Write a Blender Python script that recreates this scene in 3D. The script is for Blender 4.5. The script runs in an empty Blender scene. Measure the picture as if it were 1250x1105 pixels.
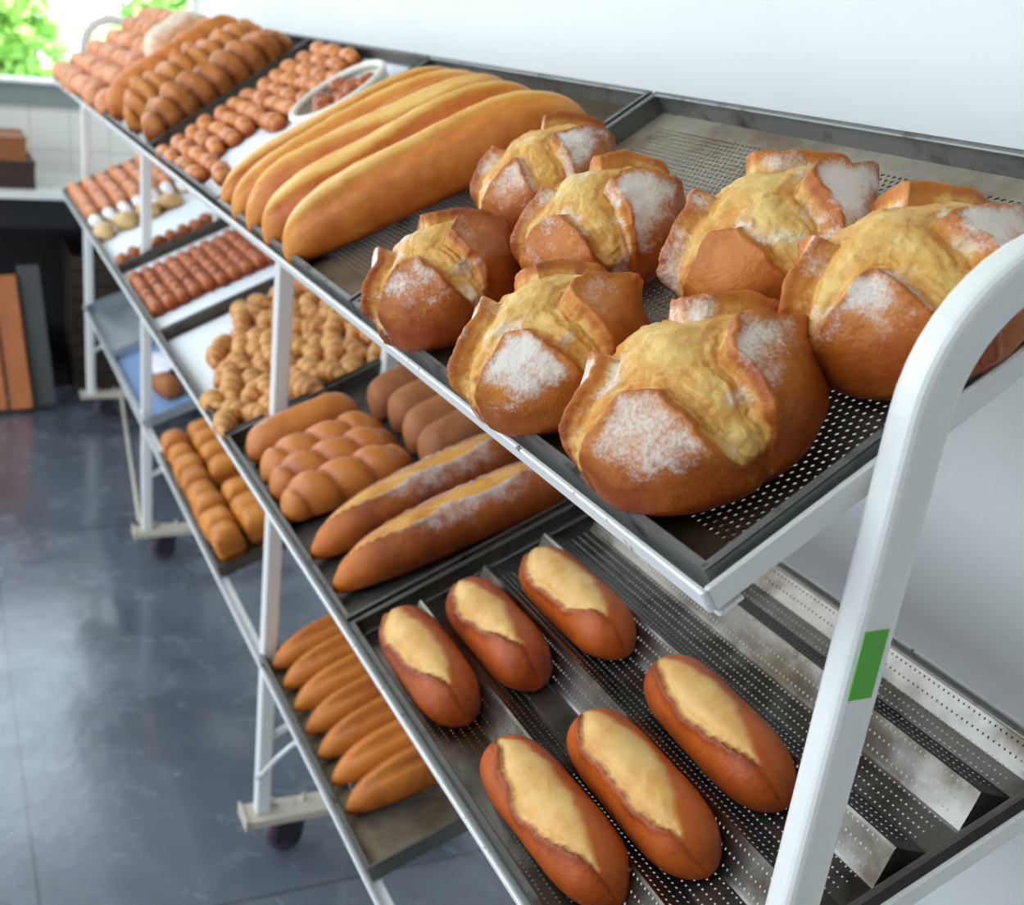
import bpy, math, random
import numpy as np
from mathutils import Vector, Matrix
random.seed(7); rng = np.random.default_rng(11)
C = bpy.context.scene.collection
H = 1.44                                   # lens height above the floor; heights below are relative to the lens

# ------------------------------------------------------------------ small helpers
def hash3(i, j, k, s):
    n = (i*374761393 + j*668265263 + k*2147483647 + int(s*10)*97463477) & 0xffffffff
    n = ((n ^ (n >> 13))*1274126177) & 0xffffffff
    return ((n ^ (n >> 16)) & 0xffff)/65535.0
def vnoise(x, y, z, s=0):
    x, y, z = np.broadcast_arrays(np.asarray(x, float), np.asarray(y, float), np.asarray(z, float))
    i, j, k = [np.floor(q).astype(np.int64) for q in (x, y, z)]
    u, v, w = x-i, y-j, z-k
    u, v, w = [q*q*(3-2*q) for q in (u, v, w)]
    o = 0
    for a in (0, 1):
        for b in (0, 1):
            for c in (0, 1):
                o = o + hash3(i+a, j+b, k+c, s)*(u if a else 1-u)*(v if b else 1-v)*(w if c else 1-w)
    return o*2-1
def fbm(x, y, z, s=0, o=4):
    t = 0; a = 1; n = 0
    for q in range(o):
        t = t + a*vnoise(x*2**q, y*2**q, z*2**q, s+q); n += a; a *= .5
    return t/n
def sst(a, b, x):
    t = np.clip((x-a)/(b-a), 0, 1); return t*t*(3-2*t)

def new_mesh(name, verts, faces, smooth=True, attrs=None):
    me = bpy.data.meshes.new(name)
    me.from_pydata([tuple(v) for v in verts], [], [tuple(f) for f in faces]); me.update()
    if smooth: me.polygons.foreach_set('use_smooth', [True]*len(me.polygons))
    for k, a in (attrs or {}).items():
        at = me.attributes.new(k, 'FLOAT', 'POINT'); at.data.foreach_set('value', np.asarray(a, np.float32))
    return me
def obj(name, me, m=None, parent=None):
    o = bpy.data.objects.new(name, me); C.objects.link(o)
    if m is not None and me is not None and not me.materials: me.materials.append(m)
    if parent: o.parent = parent
    return o
def tag(o, label=None, cat=None, group=None, kind=None):
    for k, v in (('label', label), ('category', cat), ('group', group), ('kind', kind)):
        if v: o[k] = v
    return o
class MB:
    def __init__(s): s.v = []; s.f = []
    def add(s, vs, fs):
        n = len(s.v); s.v += [tuple(v) for v in vs]; s.f += [tuple(i+n for i in f) for f in fs]
    def box(s, lo, hi, M=None, bev=0.0):
        x0, y0, z0 = lo; x1, y1, z1 = hi
        if bev:                                   # box with chamfered vertical-and-horizontal edges
            b = bev; vs = []
            for (zz, q) in ((z0, b), (z0+b, 0), (z1-b, 0), (z1, b)):
                a = [(x0+b+q, y0+q), (x1-b-q, y0+q), (x1-q, y0+b+q), (x1-q, y1-b-q), (x1-b-q, y1-q), (x0+b+q, y1-q), (x0+q, y1-b-q), (x0+q, y0+b+q)]
                vs += [(p, r, zz) for p, r in a]
            fs = [tuple(range(7, -1, -1)), tuple(range(24, 32))]
            for k in range(3):
                for i in range(8): fs.append((k*8+i, k*8+(i+1) % 8, k*8+8+(i+1) % 8, k*8+8+i))
        else:
            vs = [(x0,y0,z0),(x1,y0,z0),(x1,y1,z0),(x0,y1,z0),(x0,y0,z1),(x1,y0,z1),(x1,y1,z1),(x0,y1,z1)]
            fs = [(3,2,1,0),(4,5,6,7),(0,1,5,4),(1,2,6,5),(2,3,7,6),(3,0,4,7)]
        if M is not None: vs = [tuple(M @ Vector(v)) for v in vs]
        s.add(vs, fs)
    def tube(s, pts, r, n=10, cap=True):
        pts = [Vector(p) for p in pts]; rings = []
        for i, p in enumerate(pts):
            t = (pts[min(i+1, len(pts)-1)]-pts[max(i-1, 0)]).normalized()
            a = Vector((0, 0, 1)) if abs(t.z) < .9 else Vector((1, 0, 0))
            u = t.cross(a).normalized(); w = t.cross(u)
            rings.append([p + (u*math.cos(2*math.pi*k/n) + w*math.sin(2*math.pi*k/n))*r for k in range(n)])
        vs = [v for q in rings for v in q]; fs = []
        for i in range(len(pts)-1):
            for k in range(n): fs.append((i*n+k, i*n+(k+1) % n, (i+1)*n+(k+1) % n, (i+1)*n+k))
        if cap: fs += [tuple(range(n-1, -1, -1)), tuple(range((len(pts)-1)*n, len(pts)*n))]
        s.add(vs, fs)
    def lathe(s, prof, n=40, axis='z', c=(0, 0, 0)):
        vs = []; fs = []
        for r, z in prof:
            for k in range(n):
                a = 2*math.pi*k/n; p = (r*math.cos(a), r*math.sin(a), z)
                if axis == 'x': p = (p[2], p[0], p[1])
                if axis == 'y': p = (p[0], p[2], p[1])
                vs.append((p[0]+c[0], p[1]+c[1], p[2]+c[2]))
        for i in range(len(prof)-1):
            for k in range(n): fs.append((i*n+k, i*n+(k+1) % n, (i+1)*n+(k+1) % n, (i+1)*n+k))
        s.add(vs, fs)
    def build(s, name, m, parent=None, smooth=False): return obj(name, new_mesh(name, s.v, s.f, smooth), m, parent)
def ring_mesh(P, attrs=None, poles=True):
    """P: (rings, segments, 3) closed round each ring; first and last ring fan to their means"""
    R, S, _ = P.shape; v = P.reshape(-1, 3); f = []
    for i in range(R-1):
        a = i*S + np.arange(S); b = i*S + (np.arange(S)+1) % S
        f += np.stack([a, b, b+S, a+S], 1).tolist()
    v = np.vstack([v, P[0].mean(0), P[-1].mean(0)]); n = R*S
    f += [[(k+1) % S, k, n] for k in range(S)] + [[(R-1)*S+k, (R-1)*S+(k+1) % S, n+1] for k in range(S)]
    at = {}
    for k, a in (attrs or {}).items():
        a = np.asarray(a); at[k] = np.concatenate([a.reshape(-1), [a[0].mean(), a[-1].mean()]])
    return v, f, at

# ------------------------------------------------------------------ materials
class NT:
    def __init__(s, name):
        s.m = bpy.data.materials.new(name); s.m.use_nodes = True; s.n = s.m.node_tree; s.n.nodes.clear()
        s.out = s.n.nodes.new('ShaderNodeOutputMaterial')
    def new(s, t, **kw):
        n = s.n.nodes.new(t)
        for k, v in kw.items(): setattr(n, k, v)
        return n
    def link(s, a, b): s.n.links.new(a, b)
    def put(s, sock, v):
        if hasattr(v, 'is_linked') or isinstance(v, bpy.types.NodeSocket): s.link(v, sock)
        else: sock.default_value = v if not (isinstance(v, tuple) and len(v) == 3 and sock.type == 'RGBA') else (*v, 1)
    def math(s, op, a, b=None, c=None):
        n = s.new('ShaderNodeMath', operation=op)
        for i, v in enumerate((a, b, c)):
            if v is not None: s.put(n.inputs[i], v)
        return n.outputs[0]
    def mix(s, f, a, b):
        n = s.new('ShaderNodeMix', data_type='RGBA'); s.put(n.inputs[0], f); s.put(n.inputs[6], a); s.put(n.inputs[7], b); return n.outputs[2]
    def ramp(s, f, lo, hi, a=0.0, b=1.0):
        n = s.new('ShaderNodeMapRange'); n.interpolation_type = 'SMOOTHSTEP'
        s.put(n.inputs[0], f); n.inputs[1].default_value = lo; n.inputs[2].default_value = hi; n.inputs[3].default_value = a; n.inputs[4].default_value = b
        return n.outputs[0]
    def coord(s, k='Object'):
        return s.new('ShaderNodeTexCoord').outputs[k]
    def noise(s, vec, scale, detail=4, rough=.55, dist=0):
        n = s.new('ShaderNodeTexNoise'); s.link(vec, n.inputs['Vector'])
        n.inputs['Scale'].default_value = scale; n.inputs['Detail'].default_value = detail
        n.inputs['Roughness'].default_value = rough; n.inputs['Distortion'].default_value = dist
        return n.outputs['Fac']
    def attr(s, k): return s.new('ShaderNodeAttribute', attribute_name=k).outputs['Fac']
    def xyz(s, v):
        n = s.new('ShaderNodeSeparateXYZ'); s.link(v, n.inputs[0]); return n.outputs
    def scale(s, v, k):
        n = s.new('ShaderNodeMapping'); s.link(v, n.inputs[0]); n.inputs['Scale'].default_value = k; return n.outputs[0]
    def bump(s, h, strength=.3, dist=.002):
        n = s.new('ShaderNodeBump'); s.link(h, n.inputs['Height']); n.inputs['Strength'].default_value = strength; n.inputs['Distance'].default_value = dist
        return n.outputs[0]
    def bsdf(s, **kw):
        n = s.new('ShaderNodeBsdfPrincipled')
        for k, v in kw.items(): s.put(n.inputs[k.replace('_', ' ')], v)
        s.link(n.outputs[0], s.out.inputs[0]); return n
    def alpha_holes(s, bs, hole):
        t = s.new('ShaderNodeBsdfTransparent'); x = s.new('ShaderNodeMixShader')
        s.link(hole, x.inputs[0]); s.link(bs.outputs[0], x.inputs[1]); s.link(t.outputs[0], x.inputs[2]); s.link(x.outputs[0], s.out.inputs[0])

def srgb(*c): return tuple(((v/255)/12.92 if v/255 <= .04045 else ((v/255+.055)/1.055)**2.4) for v in c)

def crust_mat(name, light, dark, crumb=(226,182,104), crumb2=(206,140,66), flour=(240,232,220), rough=.42, fine=90, spot=.3, coat=.0, streak=0.0, spec=.3):
    t = NT(name); co = t.coord(); rnd = t.new('ShaderNodeObjectInfo').outputs['Random']
    off = t.new('ShaderNodeVectorMath', operation='ADD'); t.link(co, off.inputs[0])
    cb = t.new('ShaderNodeCombineXYZ'); r7 = t.math('MULTIPLY', rnd, 7.3); t.link(r7, cb.inputs[0]); t.link(r7, cb.inputs[2]); t.link(cb.outputs[0], off.inputs[1])
    p = off.outputs[0]
    big = t.noise(p, 24, 4); med = t.noise(p, fine, 5, .6); sm = t.noise(p, fine*6, 3, .6)
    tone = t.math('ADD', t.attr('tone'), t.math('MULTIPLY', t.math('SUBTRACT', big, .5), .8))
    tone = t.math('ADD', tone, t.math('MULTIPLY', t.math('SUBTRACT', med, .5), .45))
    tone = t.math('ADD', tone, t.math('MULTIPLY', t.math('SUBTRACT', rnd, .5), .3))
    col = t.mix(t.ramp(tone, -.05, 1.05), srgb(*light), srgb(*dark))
    if streak:                                 # stretched dough: fibres run along the cut
        cv = t.new('ShaderNodeCombineXYZ'); t.link(t.attr('sm'), cv.inputs[0]); t.link(t.attr('sa'), cv.inputs[1]); t.link(r7, cv.inputs[2])
        sv = t.scale(cv.outputs[0], (11, 3.4, 1)); stn = t.noise(sv, 1, 5, .62, 1.6)
        sv2 = t.scale(cv.outputs[0], (38, 9, 1)); stn2 = t.noise(sv2, 1, 3, .6)
        f = t.math('ADD', t.math('MULTIPLY', stn, .55), t.math('ADD', t.math('MULTIPLY', stn2, .2), t.math('MULTIPLY', big, .5)))
        fade = t.ramp(t.attr('sm'), .05, .24, 1, .12); stn = t.math('ADD', .5, t.math('MULTIPLY', t.math('SUBTRACT', stn, .5), fade)); f = t.math('ADD', t.math('MULTIPLY', stn, .55), t.math('ADD', t.math('MULTIPLY', t.math('MULTIPLY', stn2, .2), fade), t.math('ADD', t.math('MULTIPLY', big, .35), t.math('MULTIPLY', med, .3))))
        crc = t.mix(t.ramp(f, .50, .78), srgb(*crumb), srgb(*crumb2)); crc = t.mix(t.math('MULTIPLY', t.ramp(t.attr('sm'), .0, .07, 1, 0), t.ramp(med, .38, .6)), crc, srgb(204,132,56))
        crc = t.mix(t.math('MULTIPLY', t.ramp(stn, .66, .80), .40), crc, srgb(*dark))
    else:
        stn = big
        crc = t.mix(t.ramp(t.math('ADD', t.math('MULTIPLY', big, .7), t.math('MULTIPLY', med, .3)), .36, .68), srgb(*crumb), srgb(*crumb2))
    cr = t.math('ADD', t.attr('crumb'), t.math('MULTIPLY', t.math('SUBTRACT', med, .5), .22))
    col = t.mix(t.ramp(cr, .08, .92) if not streak else t.ramp(cr, .3, .7), col, crc)
    col = t.mix(t.math('MULTIPLY', t.ramp(sm, .64, .8), spot), col, tuple(x*.4 for x in srgb(*dark)))
    fn = t.noise(p, 60, 5, .65)
    at = t.attr('flour')
    fl = t.math('ADD', at, t.math('ADD', t.math('MULTIPLY', t.math('SUBTRACT', fn, .5), 1.1), t.math('MULTIPLY', t.math('SUBTRACT', sm, .5), 1.0)))
    if streak: fl = t.math('ADD', fl, t.math('MULTIPLY', t.math('MULTIPLY', t.math('SUBTRACT', stn, .5), .9), t.ramp(t.attr('crumb'), .3, .7)))
    fl = t.math('MULTIPLY', t.ramp(fl, .30, 1.20), t.ramp(at, .01, .30))
    col = t.mix(t.math('MULTIPLY', fl, .92), col, srgb(*flour))
    ro = t.math('ADD', t.math('MULTIPLY', fl, .45), t.math('ADD', rough, t.math('MULTIPLY', t.math('SUBTRACT', med, .5), .25)))
    bn = t.math('ADD', t.math('MULTIPLY', med, .7), t.math('MULTIPLY', sm, .45))
    if streak: bn = t.math('ADD', bn, t.math('MULTIPLY', t.math('MULTIPLY', stn, 1.0), t.ramp(t.attr('crumb'), .3, .7)))
    t.bsdf(Base_Color=col, Roughness=ro, Normal=t.bump(bn, .55, .003), Specular_IOR_Level=spec, Coat_Weight=coat, Coat_Roughness=.22)
    return t.m

def plain(name, c, rough=.5, metal=0, nscale=30, namt=.12, bump=.0, dirt=None, dscale=18, dlo=.62, dhi=.75, coat=0):
    t = NT(name); p = t.coord()
    n = t.noise(p, nscale, 5)
    col = t.mix(n, tuple(x*(1-namt) for x in c), tuple(min(1, x*(1+namt)) for x in c))
    if dirt: col = t.mix(t.ramp(t.noise(p, dscale, 6, .65), dlo, dhi), col, dirt)
    kw = {}
    if bump: kw['Normal'] = t.bump(n, bump, .002)
    t.bsdf(Base_Color=col, Roughness=t.math('ADD', rough, t.math('MULTIPLY', t.math('SUBTRACT', n, .5), .15)), Metallic=metal, Coat_Weight=coat, **kw)
    return t.m

def perf_mat(name, base, stain, rough=.4, metal=.8, px=.0062, py=.0108, r=.0017, box=(.03,.57,.03,.36), bands=None, patina=False):
    """dark tin with staggered round holes; u,v in tray coordinates"""
    t = NT(name); p = t.coord(); X = list(t.xyz(p)); X[1] = t.math('MULTIPLY', X[1], -1.0)
    n = t.noise(p, 9, 6, .65); n2 = t.noise(p, 60, 4)
    col = t.mix(t.ramp(n, .4, .66), base, stain); col = t.mix(t.math('MULTIPLY', n2, .4), col, tuple(x*.4 for x in base))
    if patina:                                  # baked-on brown at the worn front corner
        dd = t.math('ADD', t.math('ADD', t.math('MULTIPLY', X[0], .55), t.math('MULTIPLY', X[1], 1.0)), t.math('MULTIPLY', t.math('SUBTRACT', n, .5), .35))
        col = t.mix(t.ramp(dd, .10, .26, 1, 0), col, srgb(70,50,34))
    bs = t.bsdf(Base_Color=col, Roughness=t.math('ADD', rough, t.math('MULTIPLY', n, .15)), Metallic=metal)
    def lattice(ox, oy):
        a = t.math('SUBTRACT', t.math('FRACT', t.math('ADD', t.math('DIVIDE', X[0], px), ox)), .5)
        b = t.math('SUBTRACT', t.math('FRACT', t.math('ADD', t.math('DIVIDE', X[1], py), oy)), .5)
        a = t.math('MULTIPLY', a, px); b = t.math('MULTIPLY', b, py)
        d = t.math('SQRT', t.math('ADD', t.math('MULTIPLY', a, a), t.math('MULTIPLY', b, b)))
        return t.math('LESS_THAN', d, r)
    h = t.math('MAXIMUM', lattice(0, 0), lattice(.5, .5)) if bands is None else lattice(0, 0)
    for lo_hi, s in ((box[:2], X[0]), (box[2:], X[1])):
        h = t.math('MULTIPLY', h, t.math('MULTIPLY', t.math('GREATER_THAN', s, lo_hi[0]), t.math('LESS_THAN', s, lo_hi[1])))
    t.alpha_holes(bs, h)
    return t.m

M = {}
M['paint'] = plain('white_paint', srgb(236,235,230), .32, 0, 60, .03, .04, dirt=srgb(120,104,88), dscale=120, dlo=.76, dhi=.80, coat=.3)
M['paint_worn'] = plain('worn_white_paint', srgb(236,236,234), .4, 0, 60, .04, .06, dirt=srgb(92,84,76), dscale=90, dlo=.645, dhi=.67)
M['paint_dirty'] = plain('dirty_white_paint', srgb(205,195,178), .5, 0, 40, .08, .06, dirt=srgb(120,84,52), dscale=40, dlo=.62, dhi=.75)
M['steel'] = plain('dull_tray_steel', srgb(112,110,104), .42, .85, 25, .2, .05, dirt=srgb(64,54,44), dscale=22, dlo=.55, dhi=.75)
M['dark_steel'] = plain('dark_tray_steel', srgb(88,82,74), .45, .7, 25, .25, .05, dirt=srgb(50,38,28), dscale=18, dlo=.5, dhi=.7)
M['alu'] = plain('bright_tray_aluminium', srgb(190,196,200), .35, .9, 20, .1)
M['paper'] = plain('white_paper_and_tray_shine', srgb(240,244,246), .6, 0, 30, .03, .05, dirt=srgb(150,160,170), dscale=30, dlo=.72, dhi=.85)  # baking paper, and the painted sky shine on bare middle trays
M['blue_paper'] = plain('blue_liner', srgb(120,150,190), .5, 0, 20, .1)
M['bag'] = plain('white_paper_bag', srgb(225,222,232), .7, 0, 20, .06, .2)
M['perf'] = perf_mat('perforated_tray', srgb(178,168,150), srgb(132,114,88), .45, .15, patina=True)
M['rim_grey'] = plain('grey_tray_steel', srgb(128,130,128), .40, .55, 25, .2, .05, dirt=srgb(62,54,46), dscale=22, dlo=.52, dhi=.72)
M['perf_pale'] = perf_mat('perforated_tray_pale', srgb(120,104,84), srgb(150,134,110))
M['flute'] = perf_mat('perforated_fluted_tray', srgb(138,134,128), srgb(72,60,46), .22, .92, px=.0054, py=.0080, r=.0008, box=(.035,.57,.01,.385), bands=1)
M['rubber'] = plain('black_rubber', (.02,.02,.022), .5, 0)
M['caster'] = plain('dark_caster_metal', (.05,.05,.055), .4, .6)
M['wheel'] = plain('mauve_wheel', srgb(84,70,84), .5)
M['green'] = plain('green_tape', srgb(86,180,40), .5, 0, 40, .05)
M['basket'] = plain('cream_basket', srgb(236,230,216), .5, 0, 60, .04)
M['wood'] = plain('orange_plank', srgb(190,112,66), .6, 0, 14, .25, .1)
M['wood_dark'] = plain('brown_box_wood', srgb(150,92,50), .6, 0, 20, .2, .1)
M['wood_black'] = plain('dark_box_wood', srgb(52,36,26), .6, 0, 20, .2, .1)
M['slate'] = plain('dark_grey_board', srgb(78,80,78), .6, 0, 14, .2, .1)
M['crate'] = plain('dark_brown_crate', srgb(58,44,34), .65, 0, 20, .3, .1)
M['black'] = plain('black_cabinet', (.012,.012,.014), .5)
M['counter'] = plain('white_counter', srgb(236,236,232), .35)
M['frame_grey'] = plain('grey_window_frame', srgb(140,150,148), .5)
M['sill_white'] = plain('white_sill', srgb(236,240,240), .5)
M['leaf'] = plain('leaf_green', srgb(170,220,120), .5, 0, 3, .35)
M['leaf_pale'] = plain('leaf_pale', srgb(200,228,180), .5, 0, 3, .35)
M['bark'] = plain('bark', srgb(96,78,60), .8)

B = {}
B['boule'] = crust_mat('boule_crust', (222,138,50), (150,62,14), (236,202,122), (220,154,68), rough=.40, fine=70, spot=.12, streak=1)
B['bar'] = crust_mat('baguette_crust', (228,150,56), (182,86,20), (244,198,112), (234,172,84), rough=.44, spot=.06)
B['rustic'] = crust_mat('rustic_crust', (200,108,36), (112,44,14), (226,166,78), (202,128,52), (226,214,204), rough=.42, spot=.3)
B['plait'] = crust_mat('plait_crust', (210,126,52), (148,66,20), rough=.30, spot=.08, coat=.2)
B['brown'] = crust_mat('brown_crust', (178,112,66), (118,62,32), rough=.55, spot=.5)
B['roll'] = crust_mat('roll_crust', (204,98,30), (132,48,14), (236,190,116), (222,160,82), rough=.36, spot=.08, coat=.12)
B['torp'] = crust_mat('torpedo_crust', (212,126,46), (134,56,16), (216,136,60), rough=.42, spot=.1)
B['square'] = crust_mat('square_bun_crust', (222,142,54), (164,80,24), (230,176,84), rough=.38, spot=.05, coat=.1)
B['cro'] = crust_mat('croissant_crust', (228,166,92), (176,94,36), (240,204,142), (226,170,100), rough=.36, spot=.05, coat=.15)
B['finger'] = crust_mat('glazed_finger_crust', (226,134,52), (148,60,16), (238,176,106), (220,140,70), rough=.36, spot=.05, coat=.12)
B['red'] = crust_mat('glazed_red_crust', (196,104,46), (126,50,20), (214,142,88), (190,108,56), rough=.36, spot=.05, coat=.12)
B['pink'] = crust_mat('pink_sugar_crust', (222,146,96), (170,88,52), (232,180,150), (214,150,116), (244,226,222), rough=.45, spot=.05)
B['white'] = crust_mat('sugared_crust', (222,184,126), (150,96,50), (238,210,160), (222,180,120), (248,244,244), rough=.5, spot=.05)
B['long'] = crust_mat('long_braid_crust', (204,126,52), (126,60,18), (224,170,90), rough=.42, spot=.1)
B['far'] = crust_mat('far_loaf_crust', (216,130,54), (160,76,24), (232,190,120), (220,160,90), (238,226,206), rough=.42, spot=.1)

# ------------------------------------------------------------------ shelves
NO = .008                                  # rail top above the fitted line
SH = {1: (-.3713, -.2728, .6106, .395), 2: (-.3902, -.6346, .4391, .398), 3: (-.455, -1.030, .3855, .37)}
X0, PITCH = .4453, .61
X1 = X0 + 6*PITCH
def sp(i, u, v, n=0.0):
    y, z, s, d = SH[i]
    return Vector((u, y - v*math.cos(s) + n*math.sin(s), z + v*math.sin(s) + n*math.cos(s) + H))
def smat(i, u, v, n=0.0, yaw=0.0):
    return Matrix.Translation(sp(i, u, v, n)) @ Matrix.Rotation(-SH[i][2], 4, 'X') @ Matrix.Rotation(yaw, 4, 'Z')
FL = -.0085                                # tray floor below the rail top

# ------------------------------------------------------------------ rack
rack = bpy.data.objects.new('bread_rack', None); C.objects.link(rack)
tag(rack, 'long white painted steel bread rack on casters with three sloping shelves', 'rack')
XP = [.4265, 1.6545, 2.908, 4.075 + .045]
YP, YR = -.472, -.652
ZF = .092
def end_frame(x, flat=0.):
    path = []; r = (YP-YR)/2; yc = (YP+YR)/2; zt = H - .166
    path.append((YP, ZF)); path.append((YP, 1.0))
    for k in range(0, 25):
        a = math.pi*k/24; path.append((yc + r*math.cos(a) - (flat if k > 12 else 0), zt + r*math.sin(a)))
    path.append((YR-flat, 1.0)); path.append((YR-flat, ZF))
    hw, hr, b = .0115, .0150, .004; vs = []; fs = []
    for i, (y, z) in enumerate(path):
        a = path[max(i-1, 0)]; c = path[min(i+1, len(path)-1)]
        t = Vector((c[0]-a[0], c[1]-a[1])).normalized(); n = Vector((t.y, -t.x))
        for sx, sn in ((-hw+b, -hr), (hw-b, -hr), (hw, -hr+b), (hw, hr-b), (hw-b, hr), (-hw+b, hr), (-hw, hr-b), (-hw, -hr+b)):
            vs.append((x+sx, y+n.x*sn, z+n.y*sn))
    for i in range(len(path)-1):
        for k in range(8): fs.append((i*8+k, i*8+(k+1) % 8, i*8+8+(k+1) % 8, i*8+8+k))
    fs += [tuple(range(8)), tuple(range(len(vs)-1, len(vs)-9, -1))]
    return new_mesh('end_frame', vs, fs, False)
for x, lab in ((XP[0], 'near white end frame bent over at the top'), (XP[3], 'far white end frame bent over by the window')):
    ef = obj('end_frame', end_frame(x, .17 if x == XP[0] else 0.), M['paint'], rack); ef['label'] = lab
    bv = ef.modifiers.new('b', 'BEVEL'); bv.width = .003; bv.segments = 2; bv.limit_method = 'ANGLE'
    if x == XP[0]:
        st = MB(); st.box((x-.0121, YP-.006, H-.335), (x-.0114, YP+.0115, H-.290))
        so = st.build('tape_mark', M['green'], ef); so['label'] = 'green tape rectangle on the near leg'
def zs(i, y):                              # underside height of shelf i at y
    yf, z, s, d = SH[i]; return z + (yf-y)*math.tan(s) + H
for x in XP[1:3]:
    for y in (YP, YR):
        m = MB(); top = zs(1, y) - .03
        m.box((x-.011, y-.013, ZF), (x+.011, y+.013, top), bev=.003); m.build('post', M['paint'], rack)
# shelf frames: front rail, back rail, end bars, bearers
for i, (y, z, s, d) in SH.items():
    fr = obj('shelf_frame', None, None, rack)
    def bar(name, u0, u1, v0, v1, n0, n1, mat):
        m = MB(); lo = (u0, -v1, n0); hi = (u1, -v0, n1)
        m.box(lo, hi, smat(i, 0, 0, 0), bev=.0012); return m.build(name, mat, fr)
    xa, xb = X0-.004, X1+.004
    bar('front_rail', xa, xb, -.004, 0, -.009, .008, M['paint_worn'])
    bar('front_lip', xa, xb, 0, .018, -.0155, -.0125, M['paint_worn'])
    bar('back_rail', xa, xb, d, d+.004, -.0155, .006, M['paint_worn'])
    bar('back_lip', xa, xb, d-.018, d, -.0155, -.0125, M['paint_worn'])
    bar('end_bar', xa-.0, xa+.004, 0, d, -.010, .008, M['paint'])
    bar('end_bar', xb-.004, xb, 0, d, -.010, .008, M['paint'])
    for x in XP[1:3]:
        bar('bearer', x-.012, x+.012, .019, d-.019, -.022, -.0157, M['paint'])
# feet and casters
for k, x in enumerate(XP):
    m = MB(); m.box((x-.028, -.90, ZF-.004), (x+.028, -.436, ZF), bev=.001); m.box((x-.028, -.90, ZF-.014), (x-.025, -.436, ZF-.004)); m.box((x+.025, -.90, ZF-.014), (x+.028, -.436, ZF-.004))
    m.box((x-.031, -.440, ZF-.017), (x+.031, -.436, ZF+.006))
    ft = m.build('foot_bar', M['paint_dirty'], rack)
    for dy in (-.02, .03):
        b = MB(); b.lathe([(0, .0), (.006, 0), (.006, .006), (.003, .009), (.003, .016), (0, .016)], 12, 'z', (x+.012, -.53+dy*1.2, ZF)); b.build('bolt', M['paint_dirty'], ft)
    for y in (-.53, -.83):
        f = MB(); f.box((x-.022, y-.026, ZF-.012), (x+.022, y+.026, ZF-.0045))
        for sx in (-1, 1):
            f.add([(x+sx*.018, y-.022, ZF-.012), (x+sx*.018, y+.022, ZF-.012), (x+sx*.018, y+.034, .026), (x+sx*.018, y-.010, .020),
                   (x+sx*.015, y-.022, ZF-.012), (x+sx*.015, y+.022, ZF-.012), (x+sx*.015, y+.034, .026), (x+sx*.015, y-.010, .020)],
                  [(0,1,2,3),(7,6,5,4),(0,4,5,1),(1,5,6,2),(2,6,7,3),(3,7,4,0)])
        ca = f.build('caster', M['caster'], rack)
        w = MB(); w.lathe([(.002, -.012), (.024, -.012), (.034, -.010), (.0355, -.004), (.0355, .004), (.034, .010), (.024, .012), (.002, .012)], 28, 'x', (x, y+.014, .0358))
        w.build('wheel', M['wheel'], ca, True)
        w = MB(); w.lathe([(.0, -.0145), (.014, -.0145), (.014, .0145), (0, .0145)], 16, 'x', (x, y+.014, .0358)); w.build('hub', M['caster'], ca)
for x in XP:
    m = MB(); m.tube([(x, YP+.004, H-1.20), (x, YR-.004, H-1.09)], .007); m.build('brace', M['paint'], rack)
m = MB(); p0 = Vector((XP[1]-.013, YP+.016, H-1.262)); p1 = sp(3, 1.42, -.006, -.008)
m.tube([p0, p0.lerp(p1, .35)+Vector((0, .01, -.014)), p0.lerp(p1, .7)+Vector((0, .008, -.006)), p1], .004); m.build('brace', M['paint'], rack)
m = MB(); m.tube([(XP[3], -.575, ZF+.01), (XP[2]+.01, -.455, ZF+.02)], .006); m.build('tie_rod', M['paint_dirty'], rack)

# ------------------------------------------------------------------ trays
TR = {}
def tray(i, u0, u1, label, base_mat, rim_mat=None, v0=.006, v1=None, hw=.0245, fluted=False):
    d = (v1 if v1 else SH[i][3]-.006) - v0; w = u1-u0
    e = bpy.data.objects.new('baking_tray', None); C.objects.link(e)
    e.matrix_world = smat(i, u0, v0, -.0115) @ Matrix.Scale(1, 4)
    tag(e, label, 'tray', 'baking trays on the bread rack')
    rm = rim_mat or M['dark_steel']
    # base (local y runs to the front, so v is -y)
    if not fluted:
        m = MB(); m.box((.002, -d+.002, 0), (w-.002, -.002, .0016))
        ob = m.build('tray_base', base_mat, e)
    else:
        N = 160; vv = np.linspace(.003, d-.003, N); ridge = [.079, .161, .239, .319]
        def prof(v): return max([.026*max(0, 1-abs(v-q)/.026)**1.15 for q in ridge] + [max(0, (v-(d-.022))*.9)])
        vs = []; fs = []; us = [.004, .018, .020, w-.03, w-.028, w-.004]; h = [0, 0, 1, 1, 0, 0]
        for k, u in enumerate(us):
            for v in vv: vs.append((u, -v, .0012 + h[k]*prof(v)))
        for k in range(len(us)-1):
            for q in range(N-1): fs.append((k*N+q, k*N+q+1, (k+1)*N+q+1, (k+1)*N+q))
        ob = obj('tray_base', new_mesh('tray_base', vs, fs, False), base_mat, e)
    m = MB(); t = .0022
    for lo, hi in (((0, -t, 0), (w, 0, hw)), ((0, -d, 0), (w, -d+t, hw)), ((0, -d+t, 0), (t, -t, hw)), ((w-t, -d+t, 0), (w, -t, hw))): m.box(lo, hi)
    b = .006                                # rolled lip
    for lo, hi in (((-b*.0, -b, hw-.003), (w, 0, hw)), ((0, -d, hw-.003), (w, -d+b, hw)), ((0, -d, hw-.003), (b, 0, hw)), ((w-b, -d, hw-.003), (w, 0, hw))): m.box(lo, hi, bev=.001)
    m.build('tray_rim', rm, e)
    return e
U = [X0+PITCH*k for k in range(7)]
g = .004
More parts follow.
